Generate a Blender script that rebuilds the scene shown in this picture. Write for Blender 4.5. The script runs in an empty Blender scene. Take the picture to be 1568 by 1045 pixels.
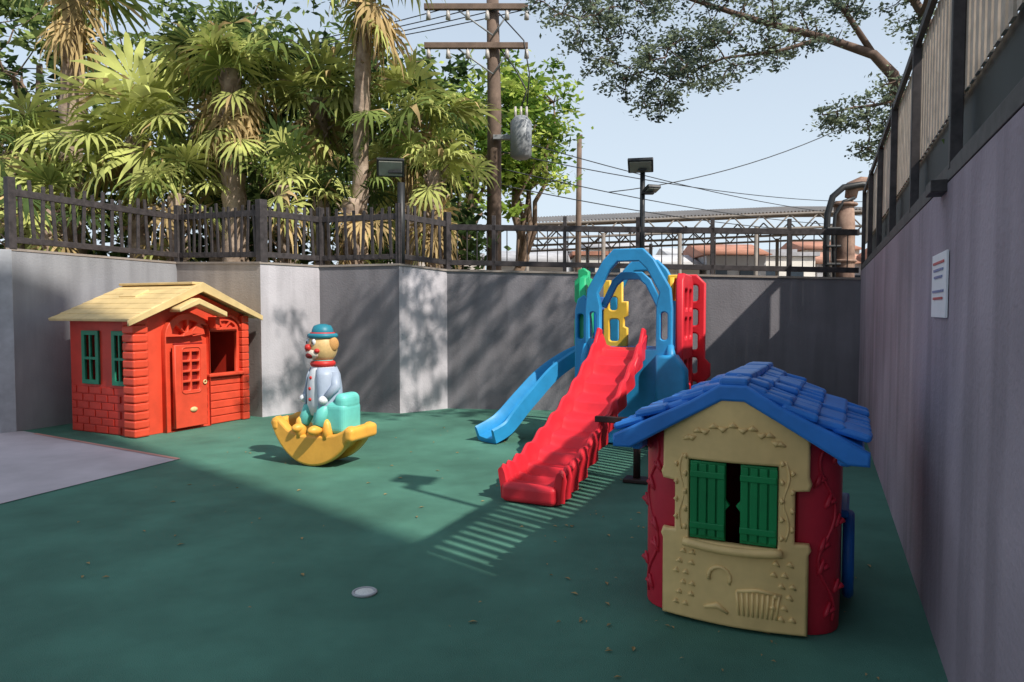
import bpy, bmesh, math, random
import numpy as np
from mathutils import Vector, Matrix
random.seed(7); rng=np.random.default_rng(7)
S=bpy.context.scene
R=math.radians

# ------------------------------------------------------------------ materials
def lin(c):
    return tuple(((v/255)/12.92 if v/255<=0.04045 else (((v/255)+0.055)/1.055)**2.4) for v in c)
MATS={}
def mat(name,rgb,rough=0.6,scale=6,var=0.15,bump=0.0,bscale=60,spec=0.4,trans=0.0,metal=0.0,rgb2=None,stain=0.0,detail=3,streak=0.0):
    if name in MATS: return MATS[name]
    m=bpy.data.materials.new(name); m.use_nodes=True
    nt=m.node_tree; nd=nt.nodes; lk=nt.links
    b=nd['Principled BSDF']; out=nd['Material Output']
    tc=nd.new('ShaderNodeTexCoord')
    n=nd.new('ShaderNodeTexNoise'); n.inputs['Scale'].default_value=scale; n.inputs['Detail'].default_value=detail; n.inputs['Roughness'].default_value=.65
    lk.new(tc.outputs['Object'],n.inputs['Vector'])
    cr=nd.new('ShaderNodeValToRGB')
    a=lin(rgb); 
    lo=tuple(x*(1-var) for x in a); hi=tuple(min(1,x*(1+var)) for x in a)
    if rgb2: lo=lin(rgb2); hi=a
    cr.color_ramp.elements[0].position=.3; cr.color_ramp.elements[1].position=.7
    cr.color_ramp.elements[0].color=(*lo,1); cr.color_ramp.elements[1].color=(*hi,1)
    lk.new(n.outputs['Fac'],cr.inputs['Fac'])
    col=cr.outputs['Color']
    def mul(col,amt,sc,vec,lo_=.35,hi_=.65):
        n3=nd.new('ShaderNodeTexNoise'); n3.inputs['Scale'].default_value=sc; n3.inputs['Detail'].default_value=5
        lk.new(vec,n3.inputs['Vector'])
        mx=nd.new('ShaderNodeMix'); mx.data_type='RGBA'; mx.blend_type='MULTIPLY'
        c2=nd.new('ShaderNodeValToRGB'); c2.color_ramp.elements[0].position=lo_; c2.color_ramp.elements[1].position=hi_
        c2.color_ramp.elements[0].color=(1-amt,)*3+(1,); c2.color_ramp.elements[1].color=(1,1,1,1)
        lk.new(n3.outputs['Fac'],c2.inputs['Fac']); mx.inputs['Factor'].default_value=1
        lk.new(col,mx.inputs['A']); lk.new(c2.outputs['Color'],mx.inputs['B']); return mx.outputs['Result']
    if stain>0: col=mul(col,stain,.9,tc.outputs['Object'])
    if streak>0:
        mp=nd.new('ShaderNodeMapping'); mp.inputs['Scale'].default_value=(5,5,.5); lk.new(tc.outputs['Object'],mp.inputs['Vector'])
        col=mul(col,streak,1.0,mp.outputs['Vector'],.38,.56)
    lk.new(col,b.inputs['Base Color'])
    b.inputs['Roughness'].default_value=rough; b.inputs['Specular IOR Level'].default_value=spec; b.inputs['Metallic'].default_value=metal
    if bump>0:
        n2=nd.new('ShaderNodeTexNoise'); n2.inputs['Scale'].default_value=bscale; n2.inputs['Detail'].default_value=2
        lk.new(tc.outputs['Object'],n2.inputs['Vector'])
        bp=nd.new('ShaderNodeBump'); bp.inputs['Strength'].default_value=bump; bp.inputs['Distance'].default_value=.01
        lk.new(n2.outputs['Fac'],bp.inputs['Height']); lk.new(bp.outputs['Normal'],b.inputs['Normal'])
    if trans>0:
        df=nd.new('ShaderNodeBsdfDiffuse'); lk.new(col,df.inputs['Color']); nd.remove(b)
        t=nd.new('ShaderNodeBsdfTranslucent'); lk.new(col,t.inputs['Color'])
        ms=nd.new('ShaderNodeMixShader'); ms.inputs['Fac'].default_value=trans
        lk.new(df.outputs[0],ms.inputs[1]); lk.new(t.outputs[0],ms.inputs[2]); lk.new(ms.outputs[0],out.inputs['Surface'])
    MATS[name]=m; return m

# ------------------------------------------------------------------ helpers
def link(o,parent=None):
    S.collection.objects.link(o)
    if parent: o.parent=parent
    return o
def empty(name,loc=(0,0,0),rz=0,parent=None):
    e=bpy.data.objects.new(name,None); e.location=loc; e.rotation_euler=(0,0,rz); e.empty_display_size=.2
    return link(e,parent)
def mobj(name,verts,faces,mats,parent=None,mi=None,smooth=False):
    me=bpy.data.meshes.new(name)
    me.from_pydata([tuple(map(float,v)) for v in verts],[],[tuple(map(int,f)) for f in faces])
    if not isinstance(mats,(list,tuple)): mats=[mats]
    for m in mats: me.materials.append(m)
    if mi is not None: me.polygons.foreach_set('material_index',np.array(mi,dtype=np.int32))
    if smooth: me.polygons.foreach_set('use_smooth',np.ones(len(me.polygons),dtype=bool))
    me.update()
    return link(bpy.data.objects.new(name,me),parent)
def bev(o,w,seg=2):
    if w>0:
        m=o.modifiers.new('bev','BEVEL'); m.width=w; m.segments=(5 if w>=.02 else seg); m.limit_method='ANGLE'; m.angle_limit=R(35)
    return o
def box(name,c,s,m,parent=None,rot=(0,0,0),bevel=.006):
    x,y,z=[v/2 for v in s]
    V=[(-x,-y,-z),(x,-y,-z),(x,y,-z),(-x,y,-z),(-x,-y,z),(x,-y,z),(x,y,z),(-x,y,z)]
    F=[(0,3,2,1),(4,5,6,7),(0,1,5,4),(1,2,6,5),(2,3,7,6),(3,0,4,7)]
    o=mobj(name,V,F,m,parent); o.location=c; o.rotation_euler=rot
    return bev(o,bevel)
class Boxes:
    """many boxes joined into one mesh"""
    def __init__(s): s.v=[];s.f=[];s.mi=[]
    def add(s,c,size,rz=0,mi=0,M=None):
        x,y,z=[v/2 for v in size]
        M=M or Matrix.Rotation(rz,3,'Z')
        n=len(s.v)
        for p in [(-x,-y,-z),(x,-y,-z),(x,y,-z),(-x,y,-z),(-x,-y,z),(x,-y,z),(x,y,z),(-x,y,z)]:
            s.v.append(tuple(M@Vector(p)+Vector(c)))
        for f in [(0,3,2,1),(4,5,6,7),(0,1,5,4),(1,2,6,5),(2,3,7,6),(3,0,4,7)]:
            s.f.append(tuple(n+i for i in f)); s.mi.append(mi)
    def make(s,name,mats,parent=None,bevel=0):
        return bev(mobj(name,s.v,s.f,mats,parent,s.mi),bevel,2)
def shape(name,loops,depth,m,parent=None,loc=(0,0,0),rot=(R(90),0,0),bevel=.008,bend=None):
    cu=bpy.data.curves.new(name,'CURVE'); cu.dimensions='2D'; cu.fill_mode='BOTH'
    cu.extrude=max(depth/2-bevel,.0005); cu.bevel_depth=bevel; cu.bevel_resolution=2; cu.offset=-bevel
    for lp in loops:
        sp=cu.splines.new('POLY'); sp.points.add(len(lp)-1)
        for i,p in enumerate(lp): sp.points[i].co=(p[0],p[1],0,1)
        sp.use_cyclic_u=True
    t=bpy.data.objects.new(name+'_c',cu); S.collection.objects.link(t)
    dg=bpy.context.evaluated_depsgraph_get()
    me=bpy.data.meshes.new_from_object(t.evaluated_get(dg)); bpy.data.objects.remove(t)
    if bend:
        half,amt=bend
        bm=bmesh.new(); bm.from_mesh(me)
        for xx in np.linspace(-half,half,15):
            bmesh.ops.bisect_plane(bm,geom=bm.verts[:]+bm.edges[:]+bm.faces[:],plane_co=(xx,0,0),plane_no=(1,0,0))
        for v in bm.verts: v.co.z+=amt*math.cos(max(-1,min(1,v.co.x/half))*math.pi/2)
        bm.to_mesh(me); bm.free()
    me.materials.clear(); me.materials.append(m)
    o=bpy.data.objects.new(name,me); o.location=loc; o.rotation_euler=rot
    return link(o,parent)
XZ=(R(90),0,0)          # faces -y
YZ=(R(90),0,R(90))      # x->y , y->z, depth->x
def rect(x0,y0,x1,y1): return [(x0,y0),(x1,y0),(x1,y1),(x0,y1)]
def arc(cx,cy,r,a0,a1,n,ry=None):
    ry=ry or r
    return [(cx+r*math.cos(R(a0+(a1-a0)*i/n)),cy+ry*math.sin(R(a0+(a1-a0)*i/n))) for i in range(n+1)]
def rrect(x0,y0,x1,y1,r,n=5):
    return arc(x1-r,y1-r,r,0,90,n)+arc(x0+r,y1-r,r,90,180,n)+arc(x0+r,y0+r,r,180,270,n)+arc(x1-r,y0+r,r,270,360,n)
def tubegeo(pts,rad,seg=8):
    V=[];F=[]
    pts=[Vector(p) for p in pts]
    for i,p in enumerate(pts):
        t=(pts[min(i+1,len(pts)-1)]-pts[max(i-1,0)])
        if t.length<1e-6: t=Vector((0,0,1))
        t.normalize()
        a=Vector((0,1,0)) if abs(t.y)<.9 else Vector((1,0,0))
        u=t.cross(a).normalized(); w=t.cross(u)
        r=rad[i] if hasattr(rad,'__len__') else rad
        for k in range(seg):
            an=2*math.pi*k/seg
            V.append(tuple(p+u*r*math.cos(an)+w*r*math.sin(an)))
    for i in range(len(pts)-1):
        for k in range(seg):
            a=i*seg+k; b=i*seg+(k+1)%seg
            F.append((a,b,b+seg,a+seg))
    F.append(tuple(range(seg-1,-1,-1))); n=(len(pts)-1)*seg; F.append(tuple(range(n,n+seg)))
    return V,F
class Tubes:
    def __init__(s): s.v=[];s.f=[];s.mi=[]
    def add(s,pts,rad,seg=8,mi=0):
        V,F=tubegeo(pts,rad,seg); n=len(s.v); s.v+=V; s.f+=[tuple(n+i for i in f) for f in F]; s.mi+=[mi]*len(F)
    def make(s,name,mats,parent=None): return mobj(name,s.v,s.f,mats,parent,s.mi,True)
def tube(name,pts,rad,m,parent=None,seg=12):
    t=Tubes(); t.add(pts,rad,seg); return t.make(name,m,parent)
def ball(name,c,s,m,parent=None,rot=(0,0,0),seg=24):
    bm=bmesh.new(); bmesh.ops.create_uvsphere(bm,u_segments=seg,v_segments=seg//2,radius=1)
    me=bpy.data.meshes.new(name); bm.to_mesh(me); bm.free(); me.materials.append(m)
    for p in me.polygons: p.use_smooth=True
    o=bpy.data.objects.new(name,me); o.location=c; o.scale=s if hasattr(s,'__len__') else (s,s,s); o.rotation_euler=rot
    return link(o,parent)
def torus(name,c,r1,r2,m,parent=None,rot=(0,0,0),n=28,k=10):
    V=[];F=[]
    for i in range(n):
        a=2*math.pi*i/n
        for j in range(k):
            b=2*math.pi*j/k
            V.append(((r1+r2*math.cos(b))*math.cos(a),(r1+r2*math.cos(b))*math.sin(a),r2*math.sin(b)))
            F.append((i*k+j,((i+1)%n)*k+j,((i+1)%n)*k+(j+1)%k,i*k+(j+1)%k))
    o=mobj(name,V,F,m,parent,None,True); o.location=c; o.rotation_euler=rot; return o

# ------------------------------------------------------------------ world, sun, camera
SUN_EL=46; sx,sy=.73,-.68      # horizontal direction towards the sun
w=bpy.data.worlds.new("World"); S.world=w; w.use_nodes=True
nt=w.node_tree; bg=nt.nodes['Background']; L_=nt.links
sk=nt.nodes.new('ShaderNodeTexSky'); sk.sky_type='NISHITA'; sk.sun_disc=False
sk.sun_elevation=R(SUN_EL); sk.sun_rotation=math.atan2(sx,sy); sk.dust_density=3.0; sk.air_density=1.0; sk.altitude=700
# city haze: the sky pales towards the horizon
tc=nt.nodes.new('ShaderNodeTexCoord'); sep=nt.nodes.new('ShaderNodeSeparateXYZ'); L_.new(tc.outputs['Generated'],sep.inputs[0])
mr_=nt.nodes.new('ShaderNodeMapRange'); mr_.inputs['From Min'].default_value=0; mr_.inputs['From Max'].default_value=.7; mr_.inputs['To Min'].default_value=.97; mr_.inputs['To Max'].default_value=.35
L_.new(sep.outputs['Z'],mr_.inputs['Value'])
mx=nt.nodes.new('ShaderNodeMix'); mx.data_type='RGBA'; L_.new(mr_.outputs[0],mx.inputs['Factor'])
L_.new(sk.outputs[0],mx.inputs['A']); mx.inputs['B'].default_value=(5.35,6.15,6.9,1)
L_.new(mx.outputs['Result'],bg.inputs['Color']); bg.inputs['Strength'].default_value=.145
sl=bpy.data.lights.new('sun','SUN'); sl.energy=5.0; sl.angle=R(.7); sl.color=(1,.94,.85)
so=link(bpy.data.objects.new('sun',sl))
d=Vector((sx*math.cos(R(SUN_EL)),sy*math.cos(R(SUN_EL)),math.sin(R(SUN_EL))))
so.rotation_euler=d.to_track_quat('Z','Y').to_euler(); so.location=d*30
cam=bpy.data.cameras.new('camera'); co=link(bpy.data.objects.new('camera',cam))
cam.lens=25.25; cam.sensor_width=36; cam.clip_end=2000; cam.clip_start=.05
co.location=(0,0,1.4); co.rotation_euler=(R(90-2.45),0,0); S.camera=co
S.view_settings.view_transform='Standard'; S.view_settings.look='None'; S.view_settings.exposure=0

# ------------------------------------------------------------------ ground
m_out=mat('soil_outside',(120,108,92),.9,scale=.3,var=.3)
mobj('ground',[(-500,-500,-.02),(500,-500,-.02),(500,500,-.02),(-500,500,-.02)],[(0,1,2,3)],m_out)
m_rub=mat('green_rubber',(84,134,116),.8,scale=2.2,var=.14,bump=.6,bscale=200,stain=.35,spec=.25)
mobj('rubber_floor',[(-5.6,-6,0),(9,-6,0),(4.75,9.75,0),(-.9,10.5,0),(-4.9,10.5,0),(-5.75,8.2,0)],[(0,1,2,3,4,5)],m_rub)
m_con=mat('concrete_pavement',(200,190,194),.85,scale=1.5,var=.12,bump=.3,bscale=90,stain=.2)
mobj('concrete_pavement',[(-3.12,6.7,.006),(-5.65,8.25,.006),(-12,9,.006),(-12,-5,.006),(-5.4,-1,.006),(-3.7,5.1,.006)],[(0,1,2,3,4,5)],m_con)
m_edge=mat('pavement_edging',(190,140,130),.8,scale=3)
def strip(name,a,b,w_,z,m):
    a=Vector((a[0],a[1],z));b=Vector((b[0],b[1],z)); n=(b-a).cross(Vector((0,0,1))).normalized()*w_/2
    return mobj(name,[a-n,b-n,b+n,a+n],[(0,1,2,3)],m)
ed=strip('pavement_edging',(-3.13,6.68),(-5.4,8.07),.05,.010,m_edge)
lampw=mat('white_plastic',(225,225,220),.4)
fl=empty('floor_light',(-.73,3.5,0))
torus('rim',(0,0,.006),.056,.007,mat('rim_grey',(170,172,175),.5),fl)
ball('lens',(0,0,.004),(.050,.050,.012),lampw,fl)
fa_=empty('fallen_leaves'); V=[];F=[]
for k in range(190):
    if k<90: x,y=random.uniform(-3,2.2),random.uniform(3,9)
    else: x,y=random.uniform(.2,2.0),random.uniform(2.5,5)
    an=random.uniform(0,6.28); l=random.uniform(.008,.024); n=len(V); u=Vector((math.cos(an),math.sin(an),0))*l; v=Vector((-u.y,u.x,0))*.4; c=Vector((x,y,.006))
    V+=[c-u,c+v+Vector((0,0,.006)),c+u,c-v+Vector((0,0,.004))]; F.append((n,n+1,n+2,n+3))
mobj('leaves',V,F,mat('dead_leaf',(158,134,88),.8),fa_)

# ------------------------------------------------------------------ perimeter walls
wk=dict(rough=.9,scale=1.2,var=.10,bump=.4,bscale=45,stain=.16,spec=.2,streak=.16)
m_wshaded=mat('shaded_grey_render',(134,131,136),**wk)  # darker grey puts shade into the colour of segments turned from the sun
m_wsunlit=mat('sunlit_grey_render',(196,192,198),**wk)  # lighter paint on sun-facing segments, sunlight put into its colour
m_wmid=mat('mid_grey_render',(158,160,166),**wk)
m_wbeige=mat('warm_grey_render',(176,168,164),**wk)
m_cap=mat('wall_cap',(150,140,132),.85,scale=3,var=.2)
P=[(-5.74,8.2,2.08),(-4.79,10.3,2.06),(-3.27,9.36,2.0),(-2.70,10.1,2.0),(-1.52,9.7,2.0),(-.92,10.2,1.95),(4.6,9.5,1.80)]
bw=empty('perimeter_wall')
V=[];F=[];MI=[]
T=.16
for i,(x,y,h) in enumerate(P):
    V+= [(x,y,-.01),(x,y,h),(x-.02,y+T,h),(x-.02,y+T,-.01)]
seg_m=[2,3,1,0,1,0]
for i in range(len(P)-1):
    a=i*4;b=a+4
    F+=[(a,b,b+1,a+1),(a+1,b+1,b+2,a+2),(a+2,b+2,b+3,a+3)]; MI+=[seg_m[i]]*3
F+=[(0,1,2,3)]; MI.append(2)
mobj('panels',V,F,[m_wshaded,m_wsunlit,m_wmid,m_wbeige],bw,MI)
box('end_pier',(-5.85,8.28,1.04),(.16,.3,2.1),mat('pier_paint',(175,178,184),.85,stain=.2),bw,rot=(0,0,R(38)))
V=[];F=[]
for i,(x,y,h) in enumerate(P):
    V+= [(x,y-.02,h+.003),(x,y-.02,h+.03),(x-.02,y+T+.02,h+.03),(x-.02,y+T+.02,h+.003)]
for i in range(len(P)-1):
    a=i*4;b=a+4
    F+=[(a,b,b+1,a+1),(a+1,b+1,b+2,a+2),(a,a+3,b+3,b)]
mobj('coping',V,F,m_cap,bw)
m_fen=mat('fence_paint',(62,57,58),.6,scale=14,var=.45)
fb=Boxes()
for i in range(len(P)-1):
    a=Vector(P[i]);b=Vector(P[i+1]); off=Vector((0,.07,0)); a=a+off;b=b+off
    L=(b-a).length; ang=math.atan2(b.y-a.y,b.x-a.x); dirn=(b-a).normalized()
    hgt=.72 if i<5 else .68
    sl_=math.asin(dirn.z); M=Matrix.Rotation(ang,3,'Z')@Matrix.Rotation(-sl_,3,'Y')
    for zz,th in ((.13,.07),(hgt-.05,.08)):
        fb.add((a+b)/2+Vector((0,0,zz)),(L,.05,th),M=M)
    n=max(2,int(L/.125)) if i<5 else int(L/.14)
    for k in range(1,n):
        q=a.lerp(b,k/n)
        if i<5:
            hh=hgt+random.uniform(-.02,.08)
            Mk=Matrix.Rotation(ang,3,'Z')@Matrix.Rotation(random.uniform(-.07,.07),3,'Y')
            fb.add(q+Vector((0,-.02,.08+hh/2)),(.042,.022,hh-.06),M=Mk)
        else:
            fb.add(q+Vector((0,-.0,.1+(hgt-.12)/2)),(.014,.014,hgt-.16),rz=ang)
    posts=[0,1] if i<5 else [0,.12,.3,.48,.66,.84]
    for k in posts:
        q=a.lerp(b,k); 
        pw=.085 if i<5 else .05
        if i==2 and k==0: pw=.11
        fb.add(q+Vector((0,.0,(hgt+.08)/2+.03)),(pw,pw,hgt+.1),rz=ang)
fb.make('boundary_fence',[m_fen],bevel=.004)

# right side wall with slatted fence (local x runs from corner towards the viewer, +y is outside)
m_wallr=mat('grey_render_side',(164,150,160),.9,scale=.9,var=.10,bump=.4,bscale=45,stain=.2,spec=.2,streak=.2)
ra=math.atan2(-.918,-.396)
rw=empty('side_wall',(4.6,9.5,0),ra)
RH=1.92
def side_box(n,x0,x1,y0,y1,z0,z1,m,par,b=.004): return box(n,((x0+x1)/2,(y0+y1)/2,(z0+z1)/2),(abs(x1-x0),abs(y1-y0),z1-z0),m,par,bevel=b)
side_box('panel',-.1,8.71,0,.2,-.01,RH,m_wallr,rw)
side_box('panel_return',8.714,8.9,.0,1.5,-.01,RH,m_wallr,rw)
side_box('panel_near',8.904,15,1.3,1.5,-.01,RH,m_wallr,rw)
rf=empty('side_fence',(4.6,9.5,0),ra)
m_slat=mat('beige_slat',(186,170,154),.7,scale=8,var=.25)
sb=Boxes()
x=.05; k=0
while x<8.65:
    far=x<4.2
    sb.add((x,.05,2.60),(.088 if far else .062,.012,.66)); x+=(.093 if far else .105); k+=1
    if far and k%13==7: x+=.07
sb.make('slats',[m_slat],rf)
db=Boxes()
db.add((4.3,.075,2.14),(8.7,.01,.32))
db.make('solid_skirt',[mat('dark_sheet',(36,42,44),.6)],rf)
rb=Boxes()
for zz,th in ((RH+.04,.075),(2.30,.035),(2.95,.06)): rb.add((4.3,.10,zz),(8.7,.03,th))
rb.add((4.3,.03,RH+.04),(8.7,.06,.07)); rb.add((4.3,.02,2.94),(8.7,.03,.05))
for k in range(7): 
    rb.add((.06+k*1.42,.02,2.47),(.045,.045,1.0))
rb.add((7.05,-.02,RH-.01),(.16,.08,.05))
rb.make('rails_and_posts',[m_fen],rf,.003)
sg=empty('notice_sign',(4.6,9.5,0),ra)
side_box('board',6.84,7.24,-.012,-.003,1.37,1.64,mat('sign_white',(232,232,235),.5,var=.03),sg,.001)
tb=Boxes()
for k in range(5): tb.add((7.04,-.0145,1.60-.03*k-(.03 if k>2 else 0)),(.30-.04*(k%3),.003,.010),mi=0 if k in(0,4) else 1)
tb.make('lettering',[mat('sign_red',(190,90,90),.5),mat('sign_blue',(120,130,170),.5)],sg)

# ------------------------------------------------------------------ apartment block behind (casts the foreground shade)
m_apt=mat('apartment_render',(190,184,172),.85,scale=.5,var=.08)
m_glass=mat('window_glass',(40,50,60),.1,var=.2)
ab=empty('apartment_building',(5.15,-1.1,0),math.atan2(-.73,-.68))
LB=18;HB=16.4
box('body',(LB/2,4,HB/2),(LB,8,HB),m_apt,ab,bevel=.03)
wbx=Boxes()
for fl_ in range(5):
    for k in range(6):
        wbx.add((1.6+k*2.9,-.02,1.9+fl_*3.1),(1.5,.06,1.3),mi=0)
        wbx.add((1.6+k*2.9,-.06,1.18+fl_*3.1),(1.7,.12,.08),mi=1)
        wbx.add((1.6+k*2.9,-.06,1.9+fl_*3.1),(.06,.05,1.3),mi=1)
wbx.make('windows',[m_glass,lampw],ab)
box('parapet',(LB/2,4,HB+.15),(LB+.2,8.2,.25),m_apt,ab)

# ------------------------------------------------------------------ flood lights
m_lampb=mat('lamp_black',(44,46,48),.45,var=.1)
def flood(name,base,ztop,heads,r=.04):
    e=empty(name,base)
    tube('pole',[(0,0,0),(0,0,ztop-base[2])],r,m_lampb,e)
    for (dx,dy,z,wd,rz,tl) in heads:
        z-=base[2]
        box('arm',(dx/2,dy/2,z-.06),(abs(dx)+.06,abs(dy)+.05,.03),m_lampb,e)
        h=empty('head',(dx,dy,z),rz,e); h.rotation_euler=(tl,0,rz)
        box('housing',(0,0,0),(wd,wd*.75,.05),m_lampb,h,bevel=.01)
        box('glass',(0,0,-.028),(wd*.85,wd*.6,.012),mat('lamp_glass',(150,150,140),.25),h)
        fb2=Boxes()
        for k in range(6): fb2.add((-wd*.35+k*wd*.14,.02,.032),(.01,wd*.5,.018))
        fb2.make('fins',[m_lampb],h)
    return e
flood('flood_light',(-1.5,9.78,1.9),3.12,[(-.12,-.12,3.3,.36,R(10),R(-48))],.05)
flood('flood_light',(1.79,9.93,1.7),3.3,[(-.05,-.12,3.36,.34,R(-12),R(-30)),(.12,-.05,3.06,.2,R(20),R(-20))],.035)
flood('flood_light',(1.93,3.05,1.95),3.95,[(.05,.25,3.95,.34,R(-20),R(10))],.028)

# ------------------------------------------------------------------ red playhouse
pl=dict(rough=.45,scale=5,var=.12,spec=.42,bump=.08,bscale=25,stain=.08)
m_r1=mat('red_plastic',(206,56,40),**pl); m_r2=mat('orange_red_plastic',(226,80,54),**pl)
m_bei=mat('beige_roof_plastic',(224,196,140),.5,scale=4,var=.15,bump=.1,bscale=30,stain=.12)
m_gr=mat('green_plastic',(30,130,98),**pl); m_dark=mat('dark_inside',(60,20,16),.8)
rh=empty('red_playhouse',(-4.13,7.85,0),math.atan2(.895,.445))
Wd,Dp,Hh,Pk=1.54,1.14,1.34,1.68
face=[(0.04,0),(Wd,0),(Wd,Hh),(Wd/2,Pk-.05),(0.04,Hh)]
shape('gable_wall',[face,rect(.97,.62,1.42,1.14)],.05,m_r2,rh,(0,.03,0),XZ,.006)
shape('back_gable',[face],.05,m_r1,rh,(0,Dp,0),XZ,.006)
shape('side_wall',[rect(0.0,0,Dp,Hh),rect(.13,.58,.35,1.15),rect(.62,.58,.88,1.15)],.05,m_r1,rh,(.03,0,0),YZ,.006)
shape('far_wall',[rect(0.0,0,Dp,Hh)],.05,m_r1,rh,(Wd-.03,0,0),YZ,.006)
cb=Boxes()
for k in range(14): cb.add((.03,.03,.05+k*.095),(.19,.19,.090))
cb.make('corner_logs',[m_r2],rh,.018)
cb=Boxes()
for k in range(14): cb.add((Wd-.03,.0,.05+k*.095),(.11,.12,.091))
cb.make('corner_logs_b',[m_r2],rh,.012)
bb=Boxes()
for r_ in range(6):
    y0=.14+(.0 if r_%2 else .11)
    while y0<Dp-.05:
        wdt=min(.215,Dp-.02-y0)
        if wdt>.05: bb.add((.0,y0+wdt/2,.05+r_*.088),(.02,wdt-.012,.078))
        y0+=.222
bb.make('bricks',[m_r1],rh,.005)
bb=Boxes()
for k in range(6): bb.add((1.20,-.004,.05+k*.095),(.5,.03,.088))
bb.add((1.20,-.03,.61),(.54,.09,.04))
bb.make('siding',[m_r2],rh,.010)
for (a,b) in ((.13,.35),(.62,.88)):
    mid=(a+b)/2
    shape('window_frame',[rect(a-.02,.56,b+.02,1.17),rect(a+.035,.61,mid-.012,.84),rect(mid+.012,.61,b-.035,.84),rect(a+.035,.87,mid-.012,1.12),rect(mid+.012,.87,b-.035,1.12)],.03,m_gr,rh,(-.006,0,0),YZ,.004)
dl=[(.33,0),(.95,0),(.95,1.1)]+arc(.64,1.1,.31,0,180,14,.27)[1:-1]+[(.33,1.1)]
fan=[]
for k in range(4):
    a0=8+k*43; a1=a0+34
    fan.append(arc(.64,1.1,.22,a0,a1,4,.19)+arc(.64,1.1,.07,a1,a0,3,.06))
shape('door_surround',[dl]+fan,.08,m_r2,rh,(0,-.03,0),XZ,.01)
dd=[(.42,.04),(.86,.04),(.86,1.0),(.42,1.0)]
wins=[]
for r_ in range(4):
    for c_ in range(2):
        x0=.52+c_*.13; z0=.47+r_*.118
        wins.append(rect(x0,z0,x0+.10,z0+.092))
shape('door',[dd]+wins,.05,m_r2,rh,(0,-.085,0),XZ,.008)
shape('door_trim',[rrect(.50,.43,.78,.98,.05),rrect(.515,.445,.765,.965,.045)],.03,m_r2,rh,(0,-.105,0),XZ,.005)
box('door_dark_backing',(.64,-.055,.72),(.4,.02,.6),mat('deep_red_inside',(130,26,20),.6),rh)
ball('mail_slot',(.66,-.115,.24),(.05,.02,.03),m_bei,rh)
torus('handle',(.82,-.12,.55),.02,.008,m_bei,rh,(R(90),0,0))
shape('gable_arch',[arc(1.2,1.16,.22,0,180,12,.13),]+[arc(1.2,1.17,.18,12+k*54,12+k*54+42,3,.10)+arc(1.2,1.17,.06,54+k*54,12+k*54,2,.03) for k in range(3)],.03,m_r2,rh,(0,-.015,0),XZ,.003)
tube('window_arch_trim',[(1.2+.26*math.cos(R(a)),-.02,1.17+.17*math.sin(R(a))) for a in range(0,181,15)],.016,m_r2,rh)
def slab(name,p0,p1,y0,y1,th,m,par,planks=0):
    n=planks or 1
    L=math.hypot(p1[0]-p0[0],p1[1]-p0[1]); nx,nz=-(p1[1]-p0[1])/L,(p1[0]-p0[0])/L
    if nz<0: nx,nz=-nx,-nz
    B=Boxes()
    for k in range(n):
        a=(p0[0]+(p1[0]-p0[0])*k/n,p0[1]+(p1[1]-p0[1])*k/n); b=(p0[0]+(p1[0]-p0[0])*(k+1)/n,p0[1]+(p1[1]-p0[1])*(k+1)/n)
        c=((a[0]+b[0])/2+nx*th/2,(y0+y1)/2,(a[1]+b[1])/2+nz*th/2)
        ang=-math.atan2(b[1]-a[1],b[0]-a[0])
        M=Matrix.Rotation(ang+ (.04 if p0[1]<p1[1] else -.04),3,'Y')
        B.add(c,(L/n+.004,y1-y0,th),M=M)
    return B.make(name,[m],par,.008)
slab('roof_left',(-.17,1.275),(Wd/2,Pk),-.17,Dp+.10,.035,m_bei,rh,7)
slab('roof_right',(Wd/2,Pk),(Wd+.14,1.29),-.17,Dp+.02,.035,m_bei,rh,7)
box('ridge_cap',(Wd/2,Dp/2,Pk+.04),(.16,Dp+.18,.03),m_bei,rh)
box('roof_vent',(.48,.65,1.59),(.2,.3,.04),m_bei,rh,rot=(0,R(-25),0))
shape('fascia',[[(-.19,1.23),(-.19,1.29),(Wd/2,Pk+.05),(Wd+.15,1.33),(Wd+.15,1.27),(Wd/2,Pk-.06)]],.03,m_bei,rh,(0,-.165,0),XZ,.004)
shape('porch_fascia',[[(.36,1.38),(.36,1.43),(.62,1.54),(1.02,1.38),(1.02,1.32),(.62,1.47)]],.18,m_bei,rh,(0,-.20,0),XZ,.01)
box('bracket',(.98,-.1,1.25),(.06,.14,.14),m_r2,rh)

# ------------------------------------------------------------------ clown rocking toy
m_or=mat('yellow_orange_plastic',(246,178,74),**pl); m_tq=mat('turquoise_plastic',(112,206,196),**pl); m_wh=mat('white_toy',(226,230,234),**pl)
m_tl=mat('teal_hat',(40,130,150),**pl); m_sk=mat('clown_skin',(222,188,130),**pl); m_rd=mat('red_toy',(200,50,45),**pl); m_nv=mat('jacket_toy',(168,182,202),**pl)
ck=empty('clown_rocking_toy',(-1.74,6.55,0),R(-22)); ck.scale=(.95,.95,.97)
arcp=[(x*.80 if x<0 else x*.84,z) for x,z in arc(0,.62,.62,207,330,20,.62)]
out=[(-.40,.44),(-.44,.42),(-.46,.38)]+arcp+[(.48,.35),(.46,.38),(.42,.39),(.36,.345),(.28,.31),(.14,.29),(0,.28),(-.14,.29),(-.26,.33),(-.34,.40)]
for s_,n_ in ((-.15,'rocker_a'),(.15,'rocker_b')):
    shape(n_,[out],.1,m_or,ck,(0,s_,0.005),XZ,.022)
    for xx in (-.13,.17):
        tube('side_knob',[(xx,s_,.26),(xx,s_,.34),(xx-.01,s_,.40),(xx-.02,s_,.435),(xx-.02,s_,.45)],[.055,.05,.045,.03,.008],m_or,ck,16)
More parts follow.
